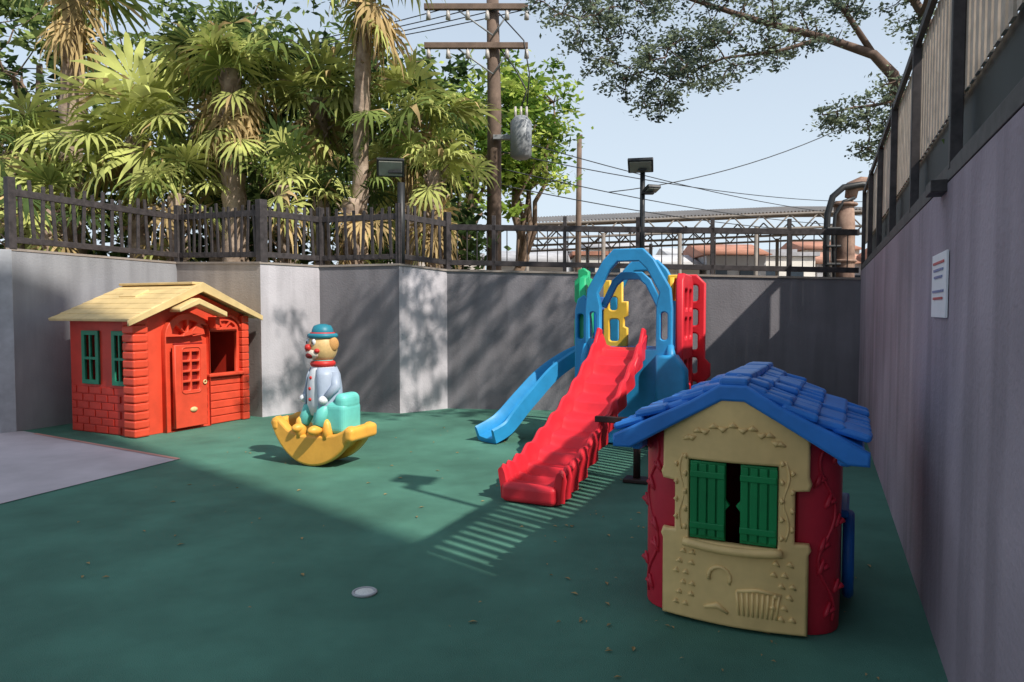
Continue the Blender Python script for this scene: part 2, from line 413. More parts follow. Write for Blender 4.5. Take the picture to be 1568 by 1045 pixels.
shape('tub',[[(-.34,.3),(-.3,.18),(-.14,.08),(0,.06),(.14,.08),(.3,.18),(.38,.28),(.2,.31),(-.2,.31)]],.3,m_or,ck,(0,0,0),XZ,.03)
box('footrest',(.44,0,.32),(.10,.44,.13),m_or,ck,bevel=.04); box('front_bumper',(-.40,0,.37),(.09,.42,.12),m_or,ck,bevel=.04)
box('seat',(.17,0,.45),(.38,.3,.30),m_tq,ck,bevel=.06)
box('seat_back',(.29,0,.6),(.14,.28,.16),m_tq,ck,bevel=.06)
cf=empty('clown_figure',(.03,-.02,0),R(74),ck)
for s_ in (-.09,.09):
    tube('leg',[(.04,s_,.55),(-.08,s_*1.2,.52),(-.15,s_*1.3,.38)],[.075,.07,.055],m_tq,cf)
    ball('shoe',(-.19,s_*1.35,.35),(.08,.05,.045),m_or,cf)
    tube('arm',[(.03,s_*1.5,.85),(.0,s_*2.1,.74),(-.08,s_*1.7,.64)],[.05,.048,.04],m_nv,cf)
    ball('glove',(-.11,s_*1.6,.62),(.05,.04,.04),m_wh,cf)
tube('torso',[(.02,0,.48),(.01,0,.58),(0,0,.72),(0,0,.84),(0,0,.91),(0,0,.95)],[.14,.16,.155,.14,.11,.06],m_wh,cf,20)
for s_ in (-1,1):
    V=[];F=[];NA=9
    for i,(z,r_) in enumerate([(.50,.165),(.58,.172),(.72,.168),(.84,.152),(.91,.12)]):
        for k in range(NA):
            an=R(180-s_*(40+i*-3)-s_*k*(135/ (NA-1))); V.append((r_*math.cos(an),r_*math.sin(an),z))
    for i in range(4):
        for k in range(NA-1): F.append((i*NA+k,i*NA+k+1,(i+1)*NA+k+1,(i+1)*NA+k))
    o=mobj('jacket_side',V,F,m_nv,cf,None,True); md=o.modifiers.new('s','SOLIDIFY'); md.thickness=.012; md.offset=1
for z in (.62,.72,.82): ball('button',(-.155+.012*(z>.8),0,z),(.012,.016,.016),m_rd,cf)
torus('ruffle',(0,0,.945),.09,.03,m_rd,cf); torus('ruffle_top',(0,0,.975),.075,.02,m_tq,cf)
ball('head',(0,0,1.10),(.14,.14,.16),m_sk,cf)
fe=empty('face',(0,0,1.10),R(-8),cf)
ball('nose',(-.155,0,.0),.032,m_rd,fe); ball('muzzle',(-.105,0,-.06),(.055,.085,.05),mat('clown_white',(228,216,200),**pl),fe); ball('mouth',(-.14,0,-.075),(.028,.055,.03),mat('mouth_red',(130,24,24),.5),fe)
for s_ in (-.052,.052):
    ball('eye',(-.122,s_,.05),(.018,.024,.03),m_wh,fe); ball('pupil',(-.138,s_,.045),(.007,.010,.014),m_dark,fe)
    ball('cheek',(-.108,s_*1.6,-.03),(.026,.026,.022),m_rd,fe)
    ball('hair',(.045,s_*2.35,.03),(.055,.03,.065),mat('orange_hair',(200,150,90),.7),fe)
torus('hat_brim',(0,0,1.205),.12,.024,m_tl,cf)
tube('hat',[(0,0,1.19),(0,0,1.26),(0,0,1.30),(0,0,1.315)],[.11,.10,.08,.03],m_tl,cf,20)
torus('hat_band',(0,0,1.228),.107,.011,m_rd,cf)

# ------------------------------------------------------------------ slide playset
m_bl=mat('blue_plastic',(46,150,208),**pl); m_db=mat('deep_blue_plastic',(24,98,176),**pl); m_sr=mat('slide_red',(222,44,58),**pl)
m_ye=mat('yellow_plastic',(242,194,66),**pl); m_g2=mat('bright_green_plastic',(40,180,120),**pl)
ps=empty('slide_playset',(1.2,7.4,0),math.atan2(-.37,.93))
outer=[(-.46,.02),(.46,.02),(.48,.95),(.45,1.05),(.45,1.42),(.43,1.62),(.26,1.92),(.15,2.03),(-.15,2.03),(-.26,1.92),(-.43,1.62),(-.45,1.42),(-.45,1.05),(-.48,.95)]
inner=[(-.29,1.0),(.29,1.0),(.29,1.44),(.32,1.58),(.19,1.82),(.11,1.90),(-.11,1.90),(-.19,1.82),(-.32,1.58),(-.29,1.44)]
hol=[inner]+[rrect(s*.37-.035,1.1,s*.37+.035,1.38,.03) for s in (-1,1)]
shape('front_arch',[outer]+hol,.10,m_bl,ps,(0,0,0),XZ,.012)
shape('inner_arch',[[(-.33,1.45),(-.2,1.72),(-.11,1.80),(.11,1.80),(.2,1.72),(.33,1.45),(.27,1.42),(.15,1.66),(.08,1.72),(-.08,1.72),(-.15,1.66),(-.27,1.42)]],.06,m_bl,ps,(0,.14,0),XZ,.012)
shape('rear_arch',[[(x*.96,z*.97) for x,z in outer if z>.0],[(x,z*.97) for x,z in inner]],.08,m_bl,ps,(0,.86,0),XZ,.02)
shape('left_green_panel',[[(.08,.02),(.42,.02),(.42,.95),(.36,1.0),(.36,1.1),(.42,1.15),(.42,1.6),(.36,1.75),(.28,1.7),(.22,1.78),(.08,1.74)],rrect(.16,1.2,.32,1.5,.05),rrect(.15,.3,.33,.7,.06)],.08,m_g2,ps,(-.52,0,0),YZ,.015)
shape('green_connector',[[(-.66,1.02),(-.5,1.02),(-.5,1.82),(-.56,1.86),(-.62,1.84),(-.62,1.76),(-.66,1.72),(-.66,1.5),(-.62,1.46),(-.62,1.34),(-.66,1.3)],rrect(-.61,1.1,-.55,1.3,.02),rrect(-.59,1.5,-.54,1.68,.02)],.09,m_g2,ps,(0,.3,0),XZ,.014)
shape('left_blue_post',[[(-.58,.55),(-.44,.55),(-.44,1.5),(-.49,1.56),(-.55,1.52),(-.58,1.4)],rrect(-.545,1.1,-.485,1.36,.02)],.10,m_bl,ps,(0,.06,0),XZ,.014)
shape('left_blue_panel',[rect(.43,.02,.8,1.55),rrect(.5,1.1,.72,1.4,.05)],.07,m_db,ps,(-.46,0,0),YZ,.015)
shape('right_red_panel',[[(.1,.02),(.84,.02),(.84,.5),(.9,.55),(.9,.68),(.84,.74),(.84,1.7),(.7,1.78),(.2,1.78),(.1,1.7)],rrect(.2,1.1,.42,1.32,.04),rrect(.52,1.1,.74,1.32,.04),rrect(.2,1.4,.42,1.62,.04),rrect(.52,1.4,.74,1.62,.04),rrect(.2,.2,.42,.5,.05),rrect(.52,.2,.74,.5,.05),rrect(.2,.6,.42,.88,.05),rrect(.52,.6,.74,.88,.05)],.08,m_sr,ps,(.50,0,0),YZ,.018)
shape('rear_red_ladder',[[(.06,.02),(.42,.02),(.44,.6),(.5,.66),(.5,.8),(.44,.86),(.44,1.7),(.34,1.8),(.14,1.8),(.06,1.7)]]+[rrect(.13,.15+k*.27,.36,.33+k*.27,.03) for k in range(6)],.09,m_sr,ps,(.22,.95,0),XZ,.018)
yo=[(-.20,.95),(.08,.95),(.08,1.2),(.04,1.22),(.04,1.32),(.08,1.34),(.08,1.5),(.02,1.5),(.02,1.72),(-.06,1.72),(-.06,1.66),(-.12,1.66),(-.12,1.74),(-.20,1.74)]
shape('rear_yellow_panel',[yo,rrect(-.13,1.05,-.02,1.3,.03),rrect(-.13,1.4,-.04,1.55,.03)],.07,m_ye,ps,(-.24,.70,0),XZ,.014)
shape('right_yellow_panel',[rect(.15,1.5,.8,1.74),rrect(.25,1.56,.4,1.68,.02),rrect(.5,1.56,.65,1.68,.02)],.05,m_ye,ps,(.41,0,0),YZ,.012)
box('yellow_top_block',(.36,.75,1.72),(.16,.14,.14),m_ye,ps,bevel=.02)
box('platform',(0,.42,.96),(.86,.8,.07),m_db,ps,bevel=.02)
for s in (-.44,.44): tube('front_post',[(s,-.05,0),(s,-.05,.5),(s,-.05,.92),(s*.99,-.03,1.05)],[.065,.06,.055,.03],m_bl,ps,12)
shape('lower_right_block',[[(.30,.45),(.62,.45),(.6,.8),(.5,.95),(.3,.95)]],.22,m_bl,ps,(0,-.02,0),XZ,.03)
def sweep(name,path,prof,m,par,n=60,wave=None):
    pts=[Vector(p) for p in path]
    def cr(t):
        k=min(int(t),len(pts)-2); u=t-k
        p0=pts[max(k-1,0)];p1=pts[k];p2=pts[k+1];p3=pts[min(k+2,len(pts)-1)]
        return .5*((2*p1)+(-p0+p2)*u+(2*p0-5*p1+4*p2-p3)*u*u+(-p0+3*p1-3*p2+p3)*u**3)
    C=[cr(i/(n-1)*(len(pts)-1)) for i in range(n)]
    V=[];F=[];K=len(prof)
    for i,c in enumerate(C):
        t=(C[min(i+1,n-1)]-C[max(i-1,0)]).normalized()
        sd=t.cross(Vector((0,0,1))).normalized(); up=sd.cross(t).normalized()
        s=i/(n-1)
        for j,(a,b) in enumerate(prof):
            da,db_=wave(s,a,b,j) if wave else (0,0)
            V.append(tuple(c+sd*(a+da)+up*(b+db_)))
    for i in range(n-1):
        for j in range(K):
            a=i*K+j;b=i*K+(j+1)%K
            F.append((a,a+K,b+K,b))
    F.append(tuple(range(K))); F.append(tuple(range((n-1)*K+K-1,(n-1)*K-1,-1)))
    o=mobj(name,V,F,m,par,None,True)
    md=o.modifiers.new('e','EDGE_SPLIT'); md.split_angle=R(40)
    return o
q_=.86
prof=[(-.21,.0),(-.15,-.02),(0,-.025),(.15,-.02),(.21,.0),(.235,.08),(.25,.115),(.275,.12),(.295,.10),(.29,.05),(.275,-.02),(.27,-.11),(.22,-.12),(.0,-.10),(-.22,-.12),(-.27,-.11),(-.275,-.02),(-.29,.05),(-.295,.10),(-.275,.12),(-.25,.115),(-.235,.08)]
prof=[(x*q_,z) for x,z in prof]
def wv(s,a,b,j):
    env=min(1,max(0,(s-.10)/.08))
    ph=(s*12)%1.0
    saw=(ph if ph<.75 else (1-ph)*3)-.4
    if j<=4: return (0,.085*saw*env)
    if 9<=j<=11: return (.022*math.sin(s*12*2*math.pi)*env,0)
    if 15<=j<=17: return (-.022*math.sin(s*12*2*math.pi)*env,0)
    if j in (6,7,8,18,19,20): return (0,.016*math.sin(s*12*2*math.pi)*env)
    return (0,0)
sweep('red_wave_slide',[(-.06,.05,1.04),(-.06,-.12,1.0),(-.08,-.6,.74),(-.10,-1.1,.50),(-.12,-1.6,.32),(-.14,-2.05,.19),(-.15,-2.35,.14),(-.16,-2.5,.13)],prof,m_sr,ps,n=180,wave=wv)
for s in (-1,1):
    shape('slide_cheek',[[(.02,.9),(.02,1.20),(-.08,1.22),(-.16,1.14),(-.32,.98),(-.5,.88),(-.5,.78),(-.3,.86)]],.04,m_sr,ps,(s*.23-.065,0,0),YZ,.015)
box('slide_toe',(-.162,-2.49,.075),(.43,.10,.14),m_sr,ps,bevel=.04,rot=(0,0,R(-4)))
prof2=[(-.13,0),(0,-.015),(.13,0),(.145,.09),(.165,.11),(.185,.09),(.18,-.05),(.12,-.06),(-.12,-.06),(-.18,-.05),(-.185,.09),(-.165,.11),(-.145,.09)]
prof2=[(x*.85,z) for x,z in prof2]
sweep('blue_slide',[(-.42,.42,.93),(-.62,.38,.90),(-.9,.2,.70),(-1.12,.0,.42),(-1.3,-.2,.16),(-1.42,-.42,.06)],prof2,m_bl,ps,n=40)
m_post=mat('dark_metal',(50,38,36),.5)
box('support_foot',(.42,-1.55,.02),(.2,.16,.03),m_post,ps); tube('support_post',[(.42,-1.55,.03),(.42,-1.55,.52)],.03,m_post,ps)
box('support_bracket',(.25,-1.55,.5),(.36,.05,.05),m_post,ps)

# ------------------------------------------------------------------ near cottage playhouse
m_cr=mat('cream_plastic',(240,202,136),.45,scale=5,var=.10,bump=.15,bscale=30,stain=.10); m_cred=mat('dark_red_plastic',(196,38,58),**pl)
m_croof=mat('roof_blue_plastic',(52,132,220),.4,scale=5,var=.14,bump=.1,bscale=30,stain=.15); m_sh=mat('shutter_green',(14,134,74),**pl)
nh=empty('cottage_playhouse',(1.175,3.55,0),math.atan2(-.43,.9)); nh.scale=(.94,.94,.95)
a=.455; r=.17
ring=[(-.27,-a),( -a+r,-a)]+arc(-a+r,-a+r,r,270,180,6)+arc(-a+r,a-r,r,180,90,6)+arc(a-r,a-r,r,90,0,6)+arc(a-r,-a+r,r,0,-90,6)+[(.27,-a)]
b_=a-.05; r2=r-.03
ring2=[(.27,-b_)]+arc(b_-r2,-b_+r2,r2,-90,0,6)+arc(b_-r2,b_-r2,r2,0,90,6)+arc(-b_+r2,b_-r2,r2,90,180,6)+arc(-b_+r2,-b_+r2,r2,180,270,6)+[(-.27,-b_)]
shape('red_walls',[ring+ring2],.90,m_cred,nh,(0,0,.452),(0,0,0),.006)
fr=[(-.33,.015),(.33,.015),(.33,.38),(.34,.40),(.33,.43),(.27,.43),(.27,.665),(.33,.67),(.34,.70),(.33,.73),(.33,.93),(.06,1.075),(-.06,1.075),(-.33,.93),(-.33,.73),(-.34,.70),(-.33,.67),(-.27,.665),(-.27,.43),(-.33,.43),(-.34,.40),(-.33,.38)]
shape('cream_front',[fr,rect(-.20,.40,.20,.775)],.05,m_cr,nh,(0,-.475,0),XZ,.012,bend=(.36,.05))
shape('cream_back',[fr],.05,m_cr,nh,(0,.475,0),XZ,.012)
def ysurf(x): return -.497-.05*math.cos(max(-1,min(1,x/.36))*math.pi/2)
em=Tubes()
for s in (-1,1):
    pts=[(s*(.235+.012*math.sin(z*28)),ysurf(.235)-.001,z) for z in np.linspace(.44,.8,14)]
    em.add(pts,.006,6)
    for k in range(9):
        z=.44+k*.042; x=s*(.235+.022*(1 if k%2 else -1)); em.add([(x,ysurf(x)-.001,z),(x+s*.006,ysurf(x)-.005,z+.014),(x,ysurf(x)-.001,z+.028)],[.004,.012,.003],6)
for k in range(13):
    an=R(20+k*11.6); x=.22*math.cos(an); z=.83+.11*math.sin(an)
    em.add([(x-.022,ysurf(x)-.000,z),(x,ysurf(x)-.006,z+.012*(-1)**k),(x+.022,ysurf(x)-.000,z)],[.005,.013,.005],6)
for xx in (-.24,-.19,.2,.25):
    for k in range(6):
        z=.08+k*.05; x=xx+.02*math.sin(k*2.1+xx*9); em.add([(x-.016,ysurf(x)-.0,z),(x,ysurf(x)-.005,z+.01),(x+.016,ysurf(x)-.0,z-.006)],[.004,.012,.004],6)
em.add([(-.05+.05*math.cos(R(q)),ysurf(0)-.001,.24+.05*math.sin(R(q))) for q in range(-30,200,25)],.009,6)
for k in range(9):
    x=.04+k*.02; em.add([(x,ysurf(x)-.001,.08),(x+(k-4)*.003,ysurf(x)-.002,.19)],.007,6)
em.add([(.03,ysurf(.03)-.001,.19),(.12,ysurf(.12)-.003,.205),(.22,ysurf(.22)-.001,.19)],.010,6)
em.add([(-.12,ysurf(.1)-.001,.09),(-.06,ysurf(.05)-.003,.11),(-.01,ysurf(0)-.001,.08)],[.008,.015,.01],6)
em.make('embossed_vines',[m_cr],nh)
ev=Tubes()
for s in (-1,1):
    for k in range(8):
        z=.1+k*.1; an=R(45+20*math.sin(k*1.9)); cx=s*(a-r+r*math.sin(an)); cy=-(a-r)-r*math.cos(an)
        ev.add([(cx-s*.02,cy-.0,z-.03),(cx,cy-.004,z),(cx+s*.015,cy+.008,z+.05)],[.005,.014,.006],6)
        ev.add([(cx,cy,z),(cx+s*.03,cy+.022,z+.02)],[.009,.014],6)
    ev.add([(s*(a-r+r*math.sin(R(45+16*math.sin(z*14)))),-(a-r)-r*math.cos(R(45+16*math.sin(z*14)))-.001,z) for z in np.linspace(.06,.86,26)],.008,6)
ev.make('column_vines',[m_cred],nh)
for s in (-1,1):
    x0,x1=(-.195,-.03) if s<0 else (.035,.195)
    notch=[(x0,.405),(x1,.405),(x1,.55),(x1+.02,.575),(x1,.60),(x1,.77),(x0,.77)] if s<0 else [(x0,.405),(x1,.405),(x1,.77),(x0,.77),(x0,.60),(x0-.02,.575),(x0,.55)]
    shape('shutter',[notch],.025,m_sh,nh,(0,-.515,0),XZ,.006)
    B=Boxes()
    for k in range(4): B.add((x0+.02+k*.042,-.532,.59),(.034,.012,.34))
    B.add(((x0+x1)/2,-.538,.47),(.16,.012,.03)); B.add(((x0+x1)/2,-.538,.71),(.16,.012,.03))
    B.make('shutter_planks',[m_sh],nh,.004)
tube('sill_rope',[(x,ysurf(x)-.012,.385-.012*math.cos(x*7)) for x in np.linspace(-.22,.22,15)],.02,m_cr,nh)
def croof(sgn):
    B=Boxes(); x0,z0=0,1.105; x1,z1=.54,.862
    L=math.hypot(x1,z1-z0); ang=math.atan2(z0-z1,x1)
    M=Matrix.Rotation(ang*sgn,3,'Y')
    B.add((sgn*x1/2,0,(z0+z1)/2+.0),(L+.01,1.06,.045),M=M)
    rows=5
    for rr in range(rows):
        t=(rr+.5)/rows; y=-.54+random.uniform(0,.06)
        while y<.52:
            wd=random.uniform(.075,.16); wd=min(wd,.55-y)
            if wd<.04: break
            Mj=Matrix.Rotation((ang-.14+random.uniform(-.07,.07))*sgn,3,'Y')@Matrix.Rotation(random.uniform(-.1,.1),3,'X')@Matrix.Rotation(random.uniform(-.07,.07),3,'Z')
            B.add((sgn*(x1*t+.012),y+wd/2,z0+(z1-z0)*t+.036+random.uniform(-.006,.02)),(L/rows+.045,wd-.006,.036),M=Mj)
            y+=wd
    return B.make('roof_shingles',[m_croof],nh,.016)
croof(1); croof(-1)
B=Boxes()
y=-.55
while y<.5:
    wd=random.uniform(.12,.2); B.add((0,y+wd/2,1.145+random.uniform(-.004,.014)),(.13,wd-.01,.04)); y+=wd
B.make('ridge_caps',[m_croof],nh,.014)
fa=[(-.57,.81),(-.57,.87),(-.42,.945),(-.2,1.05),(-.06,1.135),(.06,1.135),(.2,1.05),(.42,.945),(.57,.87),(.57,.81),(.48,.81),(.38,.87),(.2,.975),(.05,1.06),(-.05,1.06),(-.2,.975),(-.38,.87),(-.48,.81)]
shape('roof_fascia',[fa],.05,m_croof,nh,(0,-.535,0),XZ,.012); shape('roof_fascia_back',[fa],.05,m_croof,nh,(0,.535,0),XZ,.012)
for s in (-1,1): box('eave_drop',(s*.47,0,.84),(.06,.98,.10),m_croof,nh,bevel=.02)
torus('side_wheel',(.49,.05,.25),.19,.028,m_db,nh,(0,R(90),0))
wb=Boxes()
for k in range(4): wb.add((.49,.05,.25),(.03,.37,.035),M=Matrix.Rotation(R(45*k),3,'X'))
wb.make('wheel_spokes',[m_db],nh,.006)
box('side_shelf',(.46,.15,.47),(.06,.4,.04),m_db,nh,bevel=.012)

# ------------------------------------------------------------------ vegetation
def fol(names,cols,tr=.3): return [mat(n,c,.6,scale=3,var=.3,trans=tr,spec=.3,detail=0) for n,c in zip(names,cols)]
PALM=fol(['palm_green','palm_light','palm_dark','palm_dry'],[(122,138,76),(184,190,114),(74,92,54),(190,166,120)],.3)
TR=fol(['leaf_mid','leaf_light','leaf_dark'],[(104,126,74),(144,160,96),(62,82,50)],.35)
BR=fol(['bright_mid','bright_light','bright_dark'],[(142,168,74),(188,202,106),(92,122,54)],.4)
AC=fol(['acacia_mid','acacia_light','acacia_dark'],[(112,124,104),(142,154,126),(80,94,86)],.35)
m_bark=mat('bark',(124,104,88),.9,scale=8,var=.35,bump=.8,bscale=14); m_pbark=mat('palm_bark',(186,166,148),.9,scale=5,bump=1,bscale=20,rgb2=(116,96,80))
m_bark2=mat('acacia_bark',(104,86,76),.9,scale=8,var=.3)
def fan_leaf(V,F,MI,c,az,el,pet,Rr,mi,droop,nseg=17):
    d=Vector((math.cos(az)*math.cos(el),math.sin(az)*math.cos(el),math.sin(el)))
    hub=c+d*pet+Vector((0,0,-pet*pet*.12*(1+droop)))
    s=d.cross(Vector((0,0,1))).normalized()
    roll=random.uniform(-.8,.8); dd=(d+Vector((0,0,-.35-droop*.6))).normalized()
    nrm=s.cross(dd).normalized(); s2=(s*math.cos(roll)+nrm*math.sin(roll)).normalized(); 
    n=len(V); sw=s*.014
    V+= [c-sw,c+sw,hub+sw,hub-sw]; F.append((n,n+1,n+2,n+3)); MI.append(mi)
    nr=s2.cross(dd).normalized()
    span=R(random.uniform(105,150)); 
    for k in range(nseg):
        if mi==3 and random.random()<.25: continue
        a=-span+2*span*k/(nseg-1)
        dirn=(dd*math.cos(a)+s2*math.sin(a)).normalized()
        side=(nr.cross(dirn)).normalized()
        L=Rr*(1-.28*abs(a)/span)*random.uniform(.82,1.1)
        wm=L*.5*math.tan(span/(nseg-1))*.92
        fold=nr*(.02*(1 if k%2 else -1))
        jit=random.uniform(.6,1.7)
        p1=hub+dirn*L*.5+fold-Vector((0,0,L*.03))
        p2=hub+dirn*L*.8-Vector((0,0,L*(.08+.22*droop)*jit))
        p3=hub+dirn*L*(1.0-.15*droop)-Vector((0,0,L*(.18+.5*droop)*jit))
        n=len(V)
        V+=[hub,p1-side*wm,p1+side*wm,p2+side*wm*.5,p2-side*wm*.5,p3]
        F+=[(n,n+2,n+1),(n+1,n+2,n+3,n+4),(n+4,n+3,n+5)]; MI+=[3 if (mi!=3 and random.random()<.05) else mi]*3
def palm(x,y,zt,zb=0,rt=.16,nl=34,Rl=.85,dry=.2,spread=1.0,lean=0,bright=.35):
    e=empty('fan_palm',(x,y,0))
    pts=[];rad=[]
    for i in range(30):
        t=i/29; pts.append((lean*(t*t-1),.05*math.sin(t*4),zb+(zt-zb)*t)); rad.append(rt*(1.15-.3*t)*(1+.06*(-1)**i)*random.uniform(.9,1.1))
    tube('trunk',pts,rad,m_pbark,e,14)
    V=[];F=[];MI=[]
    c0=Vector((0,0,zt))
    for k in range(nl):
        t=k/nl; el=R(75-120*t)+random.uniform(-.3,.3); az=k*2.399+random.uniform(-.4,.4)
        isdry= t>1-dry
        if isdry: mi=3 if random.random()<.7 else 1
        else: mi=1 if random.random()<bright else (2 if random.random()<.35 else 0)
        if isdry: el=R(random.uniform(-75,5))
        fan_leaf(V,F,MI,c0+Vector((0,0,random.uniform(-.25,.1)-(.9*random.random() if isdry else 0))),az,el,random.uniform(.3,.95)*spread*(.5 if isdry else 1),Rl*random.uniform(.6,1.15)*(.8 if isdry else 1),mi,(random.uniform(.3,.95) if isdry else random.uniform(0,.55)))
    mobj('fronds',V,F,PALM,e,MI)
    B=Tubes()
    for k in range(44):
        az=k*2.4; z=zt-.05-k*.035; B.add([(math.cos(az)*rt*.8,math.sin(az)*rt*.8,z),(math.cos(az)*(rt+random.uniform(.04,.12)),math.sin(az)*(rt+.08),z+random.uniform(.05,.16))],[.03,.01],5)
    B.make('leaf_boots',[m_pbark],e)
palm(-6.0,11.6,4.15,nl=30,Rl=1.0,dry=.12,bright=.8,spread=1.15)
palm(-4.35,11.3,5.1,nl=56,Rl=.75,dry=.5,bright=.6,rt=.18)
palm(-7.5,12.6,7.1,nl=34,Rl=.85,dry=.4,lean=.25,rt=.2)
palm(-2.25,11.4,6.7,nl=34,Rl=.8,dry=.4,rt=.13,lean=.2)
palm(-3.2,12.1,4.9,nl=42,Rl=.85,dry=.35,bright=.5)
palm(-1.7,12.0,4.5,nl=40,Rl=.85,dry=.3,bright=.45)
palm(-1.2,11.2,3.55,nl=36,Rl=.6,dry=.6,bright=.6,rt=.12,spread=.8)
palm(-7.9,11.5,3.9,nl=30,Rl=.85,dry=.15,bright=.45)
palm(-5.2,12.8,5.6,nl=36,Rl=.9,dry=.35,bright=.5)
palm(-3.5,11.1,3.3,nl=28,Rl=.6,dry=.45,bright=.5,rt=.11)
palm(-2.45,11.1,3.1,nl=22,Rl=.55,dry=.6,bright=.3,rt=.17)
palm(-5.2,11.2,3.2,nl=26,Rl=.65,dry=.3,bright=.5,rt=.12)
palm(-6.9,10.8,2.9,nl=22,Rl=.65,dry=.3,bright=.4,rt=.12)

def leaves(clumps,per,size,mats,name,parent,flat=.7):
    C=np.array([c[:3] for c in clumps]); Rr=np.array([c[3] for c in clumps])
    n=len(clumps)*per; idx=np.repeat(np.arange(len(clumps)),per)
    P0=C[idx]+rng.normal(size=(n,3))*Rr[idx][:,None]*np.array([.55,.55,.55*flat])
    a=rng.normal(size=(n,3)); a[:,2]*=.5; a/=np.linalg.norm(a,axis=1)[:,None]
    b=rng.normal(size=(n,3)); b-=a*(a*b).sum(1)[:,None]; b/=np.linalg.norm(b,axis=1)[:,None]
    sz=size*rng.uniform(.6,1.3,n)[:,None]
    V=np.stack([P0-a*sz,P0+b*sz*.45,P0+a*sz,P0-b*sz*.45],1).reshape(-1,3)
    F=np.arange(n*4).reshape(-1,4)
    shade=rng.integers(0,3,len(clumps))[idx]; rnd=rng.random(n); shade=np.where(rnd<.3,rng.integers(0,3,n),shade)
    return mobj(name,V,F,mats,parent,shade)
def branchpath(T,p,q,r0,r1,n=6,jit=.08,up=.1):
    p=Vector(p);q=Vector(q);L=(q-p).length; pts=[]
    for i in range(n+1):
        t=i/n; w=math.sin(t*math.pi)
        pts.append(p.lerp(q,t)+Vector((random.uniform(-1,1),random.uniform(-1,1),random.uniform(-1,1)))*jit*L*w+Vector((0,0,up*L*w)))
    T.add(pts,[r0+(r1-r0)*i/n for i in range(n+1)],6); return pts
def tree(name,x,y,h,rads,mats,nclump=120,per=45,size=.07,r=.2,cz=None,clr=.35):
    e=empty(name,(x,y,0)); T=Tubes()
    zc=cz or h*.72; rx,rz=rads
    top=(random.uniform(-.3,.3),0,h*.8)
    trunk=branchpath(T,(0,0,0),top,r,r*.3,10,.03,0)
    limbs=[]
    for k in range(9):
        an=k*2.4; el=random.uniform(-.4,.9)
        q=(math.cos(an)*rx*.7,math.sin(an)*rx*.7,zc+rz*.6*el)
        limbs+=branchpath(T,trunk[random.randint(4,8)],q,r*.4,r*.1,6,.1,.08)
    cl=[]
    for k in range(nclump):
        v=Vector((random.gauss(0,1),random.gauss(0,1),random.gauss(0,1))).normalized()*random.uniform(.45,1)**.6
        v*=1+.25*math.sin(v.x*7+v.z*5)
        c=(v.x*rx,v.y*rx,zc+v.z*rz); cl.append((*c,clr*random.uniform(.6,1.3)))
        if k%2==0:
            nb=min(limbs,key=lambda p:(p-Vector(c)).length); branchpath(T,nb,c,r*.09,r*.03,4,.08,.0)
    T.make('trunk_and_limbs',[m_bark],e); leaves(cl,per,size,mats,'foliage',e)
tree('broadleaf_tree',.35,19,7.2,(1.15,1.8),BR,110,55,.10,.2,cz=6.0,clr=.36)
tree('broadleaf_tree',-1.3,18,8.0,(1.5,2.0),BR,90,45,.12,.2,cz=5.4,clr=.42)
tree('broadleaf_tree',-6,17,8.6,(2.6,2.6),TR,150,45,.12,.22,cz=6.1,clr=.5)
tree('broadleaf_tree',-10.3,16,8.5,(2.3,2.7),TR,120,42,.12,.22,cz=6,clr=.5)
tree('broadleaf_tree',-3,16.5,7.5,(2.2,2.5),TR,130,45,.12,.2,cz=4.9,clr=.5)
hd=empty('hedge',(0,0,0)); cl=[]
for k in range(330): cl.append((random.uniform(-10.5,-.6),13.4+random.uniform(-.5,.8),random.uniform(.3,3.6+.5*math.sin(k)),.42))
leaves(cl,36,.11,[PALM[2],TR[2],TR[0]],'foliage',hd)
T=Tubes()
for k in range(38): x=-10.3+k*.255; T.add([(x,13.5,0),(x+random.uniform(-.2,.2),13.5,1.5),(x+random.uniform(-.3,.3),13.5,3.2)],[.04,.03,.01],5)
T.make('stems',[m_bark],hd)

# acacia tree at right, reaching over the yard
ac=empty('acacia_tree'); T=Tubes(); Y=11
def W(x,z,y=Y): return Vector((x,y,z))
main=[W(6.5,0,11.6),W(6.35,1.8,11.5),W(6.2,3.3,11.3),W(6.0,4.3,11.1),W(5.75,4.95),W(5.45,5.25),W(4.7,5.5),W(3.7,5.75),W(2.6,6.1),W(1.3,6.6)]
T.add(main,[.2,.17,.13,.10,.085,.07,.055,.045,.03,.015],10)
b2=[W(6.1,4.2,11.1),W(6.45,4.9),W(6.5,5.3),W(6.2,5.8),W(5.7,6.6),W(5,7.5,10.5)]; T.add(b2,[.09,.08,.075,.065,.05,.035],8)
b3=[W(5.45,5.25),W(5.0,5.9),W(4.4,6.4),W(3.6,7.0)]; T.add(b3,[.05,.04,.03,.02],8)
b4=[W(5.9,4.6),W(5.5,4.5),W(5.1,4.45),W(4.7,4.35)]; T.add(b4,[.03,.025,.018,.01],6)
b5=[W(6.2,5.8),W(5.9,7.0,9.5),W(5.0,7.3,8.0),W(4.0,7.2,6.8),W(2.8,7.2,6.0),W(1.4,7.3,5.8)]; T.add(b5,[.08,.07,.06,.05,.035,.02],8)
b6=[W(4.7,5.5),W(4.0,5.3),W(3.2,5.2),W(2.4,4.9)]; T.add(b6,[.035,.025,.018,.01],6)
pool=[]
for b in (main[5:],b2,b3,b4,b5,b6):
    for i in range(len(b)-1):
        for t in (0,.25,.5,.75,1): pool.append(b[i].lerp(b[i+1],t))
